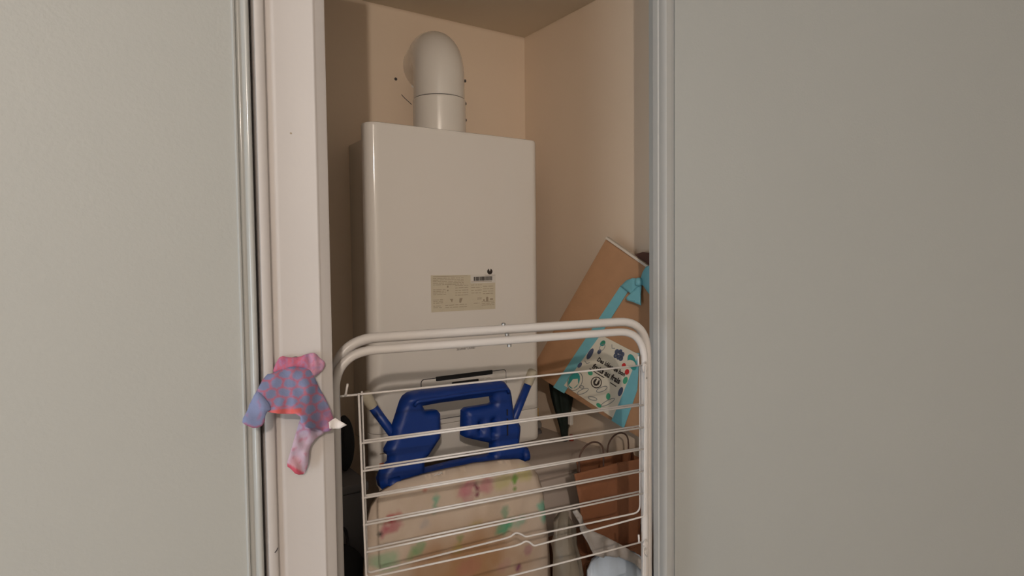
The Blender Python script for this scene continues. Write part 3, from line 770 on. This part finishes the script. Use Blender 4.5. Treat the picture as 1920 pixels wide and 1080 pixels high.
mk('lettering', join(text_mesh('Des idées de bon', .092, on_label(.58, .620), bold=.004), text_mesh('fruits au frais', .118, on_label(.56, .485), bold=.005),
                     stroke([(.22, .455), (.40, .450), (.56, .452)], .007), stroke([(.70, .435), (.84, .432)], .007)), M['ink'], lab)
mk('emblem', join(ell(.47, .325, .098, .082, 0, 24, .008), text_mesh('U', .135, on_label(.47, .279), bold=.008), stroke([(.425, .35), (.425, .31), (.45, .290), (.49, .290), (.515, .31), (.515, .35)], .014)), M['ink'], lab)

# dark green closed umbrella standing behind the gift bag
um = empty('closed_umbrella', (1.058, 1.335, 1.16), 'dark green closed umbrella standing on the cabinet behind the gift bag', 'umbrella')
ub, ut = Vector((1.058, 1.330, 1.1615)), Vector((1.034, 1.318, 1.372))
ax = (ut - ub); Lh = ax.length; axn = ax.normalized()
V, Fs = [], []
for i in range(13):
    h = i / 12; rad = .0085 + (.026 - .0085) * sstep(0, .75, h) + .004 * h
    c = ub + ax * h
    sx = Vector((1, 0, 0)) - axn * axn.x; sx.normalize(); sy = axn.cross(sx)
    for k in range(32):
        a = 2 * math.pi * k / 32; rr = rad * (1 + .16 * math.sin(a * 8 + h * 2.5) * min(1, h * 3))
        V.append(c + (sx * math.cos(a) + sy * math.sin(a)) * rr)
for i in range(12):
    for k in range(32):
        l = (k + 1) % 32; Fs.append([i * 32 + k, i * 32 + l, (i + 1) * 32 + l, (i + 1) * 32 + k])
Fs.append(list(range(32))[::-1]); Fs.append([12 * 32 + k for k in range(32)])
mk('canopy', (V, Fs), M['umb'], um, True)
mk('strap', box(1.0415, 1.285, 1.214, 1.0515, 1.297, 1.246, .002), M['white'], um, 40, label='small white strap tag')
mk('tip', lathe([(.007, 0), (.0055, .012), (.004, .016)], (1.074, 1.322, 1.1605), 12), mat('red_plastic', (.35, .06, .04), .5), um, True, label='small red tip')

# gas valve beside the boiler
gv = empty('gas_valve', (1.045, 1.44, 1.16), 'small metal gas valve with yellow lever between boiler and wall', 'gas valve')
mk('pipe', tube([(1.040, 1.445, 1.1600), (1.040, 1.445, 1.205)], .0075, 12), M['steel'], gv, True)
mk('valve_body', lathe([(.010, -.018), (.013, -.014), (.013, .014), (.010, .018)], (1.040, 1.445, 1.182), 6, Vector((1, -.2, 0))), M['steel'], gv)
mk('lever', box(1.030, 1.425, 1.203, 1.040, 1.434, 1.236, .002), M['yellow'], gv, 40, label='yellow lever')
mk('flange', lathe([(.020, 0), (.020, .006), (.016, .009)], (1.040, 1.445, 1.16), 18), M['grey'], gv, 40)

# brown carton with the kraft carrier bag on it
ct = empty('tall_carton', (0.95, 1.08, 0.0), 'dark brown cardboard carton under the kraft paper carrier bag', 'carton')
mk('body', box(0.845, 1.000, 0.0, 1.090, 1.150, 1.010, .002), M['carton'], ct)
mk('flap', box(0.845, 0.996, 0.93, 1.090, 0.9995, 1.009), M['carton'], ct)
kb = empty('paper_carrier_bag', (0.94, 1.03, 1.0105), 'orange-brown paper carrier bag with two twisted cord handles', 'paper bag')
z0, z1 = 1.011, 1.205
yF, yB = 1.005, 1.075
bl = [(.866, z0), (1.018, z0), (1.026, z1 - .004), (.825, z1)]
def kb_front(x, z, d):
    return yF + .004 * noise.noise(Vector((x * 25, z * 18, 5))) + .012 * (1 - (z - z0) / (z1 - z0)) * .4
V, Fs, f_ = sheet(smooth_loop([(.866, z0), (.852, 1.07), (.838, 1.14), (.825, z1), (.93, z1 + .001), (1.026, z1 - .003), (1.024, 1.10), (1.018, z0)], 0), .009, kb_front, .0016)
mk('front_panel', (V, Fs), M['kraftorange'], kb, True)
V, Fs, f_ = sheet([(.925, z0), (.905, 1.10), (.888, z1 - .004), (1.060, z1 - .004), (1.052, 1.10), (1.040, z0)], .012, lambda x, z, d: yB + .003 * noise.noise(Vector((x * 25, z * 18, 9))), .0016)
mk('rear_panel', (V, Fs), M['kraftorange'], kb, True)
def gusset(xf0, xf1, xb0, xb1, inn):
    V, Fs = [], []
    for i in range(9):
        t = i / 8; z = z0 + (z1 - .006 - z0) * t
        f = xf0 + (xf1 - xf0) * t; b = xb0 + (xb1 - xb0) * t
        V += [(f, yF + .006 * (1 - t), z), ((f + b) / 2 + inn, (yF + yB) / 2, z), (b, yB, z)]
    for i in range(8):
        for k in range(2): Fs.append([i * 3 + k, i * 3 + k + 1, i * 3 + k + 4, i * 3 + k + 3])
    return V, Fs
mk('gusset', gusset(.866, .826, .925, .888, .012), M['kraftorange'], kb)
mk('gusset', gusset(1.018, 1.0255, 1.040, 1.060, -.012), M['kraftorange'], kb)
mk('base', box(.868, yF + .004, z0, 1.038, yB, z0 + .0015), M['kraftorange'], kb)
def handle(xa, xb, zt, y, zb):
    pts = [(xa, y, zb), (xa - .001, y, zt - .035)] + [((xa + xb) / 2 - (xb - xa) / 2 * math.cos(a), y - .004 * math.sin(a), zt - .030 + .030 * math.sin(a)) for a in [math.pi * k / 14 for k in range(1, 14)]] + [(xb + .001, y, zt - .035), (xb, y, zb)]
    return tube(pts, .0019, 7)
mk('handle', handle(.8435, .9105, 1.2630, yF + .007, 1.165), M['cord'], kb, True)
mk('handle', handle(.985, 1.050, 1.2450, yB + .004, 1.165), M['cord'], kb, True)

# plastic bags in front
def bag(o_parent, name, top, x0, x1, yc, dep, zb, m, ph, amp=.010, nx=44, nz=34):
    """sack closed all round: top(x) gives the height of its rim"""
    V, Fs = [], []
    for j in range(nz + 1):
        t = j / nz
        for i in range(nx):
            a = 2 * math.pi * i / nx; u = .5 + .5 * math.cos(a)
            x = x0 + (x1 - x0) * u; zt = top(x); z = zb + (zt - zb) * t
            pin = 1 - .88 * sstep(.90, 1.0, t)
            y = yc + dep * math.sin(a) * pin * (1 - .10 * t)
            v = Vector((x * 16, y * 16, z * 13 + ph))
            dn = noise.noise(v) * amp * .8 + (.35 - abs(noise.noise(Vector((v.x * 2.1, v.y * 2, v.z * 1.1)))) * 1.6) * amp * .8 + noise.noise(v * 4.5) * amp * .25
            V.append(Vector((x + dn * .6, y - abs(dn) * (1 if math.sin(a) < 0 else -1), z + dn * .5 * t)))
    for j in range(nz):
        for i in range(nx):
            l = (i + 1) % nx; Fs.append([j * nx + i, j * nx + l, (j + 1) * nx + l, (j + 1) * nx + i])
    Fs.append(list(range(nx))[::-1]); Fs.append([nz * nx + k for k in range(nx)])
    return mk(name, (V, Fs), m, o_parent, True)
wbg = empty('white_plastic_bag', (0.87, 0.93, 0.0), 'white plastic bag bulging at the bottom right behind the rack', 'plastic bag')
def wtop(x):
    pts = [(.79, 1.030), (.800, 1.040), (.811, 1.052), (.835, 1.062), (.867, 1.067), (.906, 1.055), (.935, 1.032), (.975, .990)]
    for (a, za), (b, zb) in zip(pts, pts[1:]):
        if x <= b: return za + (zb - za) * max(0, (x - a)) / (b - a)
    return pts[-1][1]
bag(wbg, 'bag_body', wtop, .797, .975, .935, .045, .004, M['bagwhite'], 2.0, .016)
V, Fs, f_ = sheet([(.727, 1.186), (.733, 1.190), (.764, 1.144), (.799, 1.124), (.851, 1.090), (.905, 1.050), (.932, 1.018), (.922, 1.006), (.890, 1.040), (.840, 1.070), (.805, 1.078), (.778, 1.090), (.757, 1.125), (.740, 1.158)], .006,
                  lambda x, z, d: .890 + .012 * noise.noise(Vector((x * 40, z * 30, 2))) + .2 * max(0, x - .80) * .4, .003)
mk('bag_flap', (V, Fs), M['bagflap'], wbg, True, label='thin greyish film flap')
bbg = empty('grey_film_bag', (0.755, 0.95, 0.0), 'crumpled greyish translucent bag hanging between ironing board and white bag', 'plastic bag')
bag(bbg, 'bag_body', lambda x: 1.172 - 1.3 * abs(x - .744), .724, .778, .945, .024, .004, M['bagbeige'], 8.0, .014)

# ================================================================== CLOSET CONTENTS, LEFT
gx = empty('grey_storage_box', (0.37, 1.36, 0.0), 'dark grey storage box in the shadow left of the boiler', 'storage box')
mk('body', box(0.300, 1.215, 0.0, 0.452, 1.50, 1.188, .004), M['grey'], gx, 40)
mk('lid', box(0.296, 1.210, 1.189, 0.456, 1.505, 1.207, .004), M['grey'], gx, 40)
bp = empty('black_pouch', (0.432, 1.30, 1.208), 'black oval pouch on the grey storage box beside the boiler', 'pouch')
V, Fs = [], []
for j in range(15):
    t = j / 14; zz = 1.2085 + .118 * t; rr = math.sqrt(max(.002, 1 - (2 * t - 1) ** 2 * .97))
    for i in range(20):
        a = 2 * math.pi * i / 20; V.append((.437 + .0205 * rr * math.cos(a), 1.30 + .024 * rr * math.sin(a), zz))
for j in range(14):
    for i in range(20):
        l = (i + 1) % 20; Fs.append([j * 20 + i, j * 20 + l, (j + 1) * 20 + l, (j + 1) * 20 + i])
Fs.append(list(range(20))[::-1]); Fs.append([14 * 20 + k for k in range(20)])
mk('pouch_body', (V, Fs), M['black'], bp, True)
mk('drawstring', tube([(.430, 1.2785, 1.300), (.429, 1.2765, 1.280), (.4305, 1.2755, 1.262)], .0013, 6), M['black'], bp, True)
bs = empty('black_bag', (0.37, 1.16, 0.0), 'black fabric bag at the foot of the grey storage box', 'bag')
bag(bs, 'bag_body', lambda x: 1.118 - 2.0 * (x - .375) ** 2 * 10, .315, .430, 1.155, .040, .004, M['black'], 5.0, .006)
mk('strap', tube(rounded([(.345, 1.155, 1.10), (.350, 1.150, 1.150), (.385, 1.150, 1.155), (.392, 1.155, 1.10)], .02, 5), .003, 7), M['black'], bs, True)
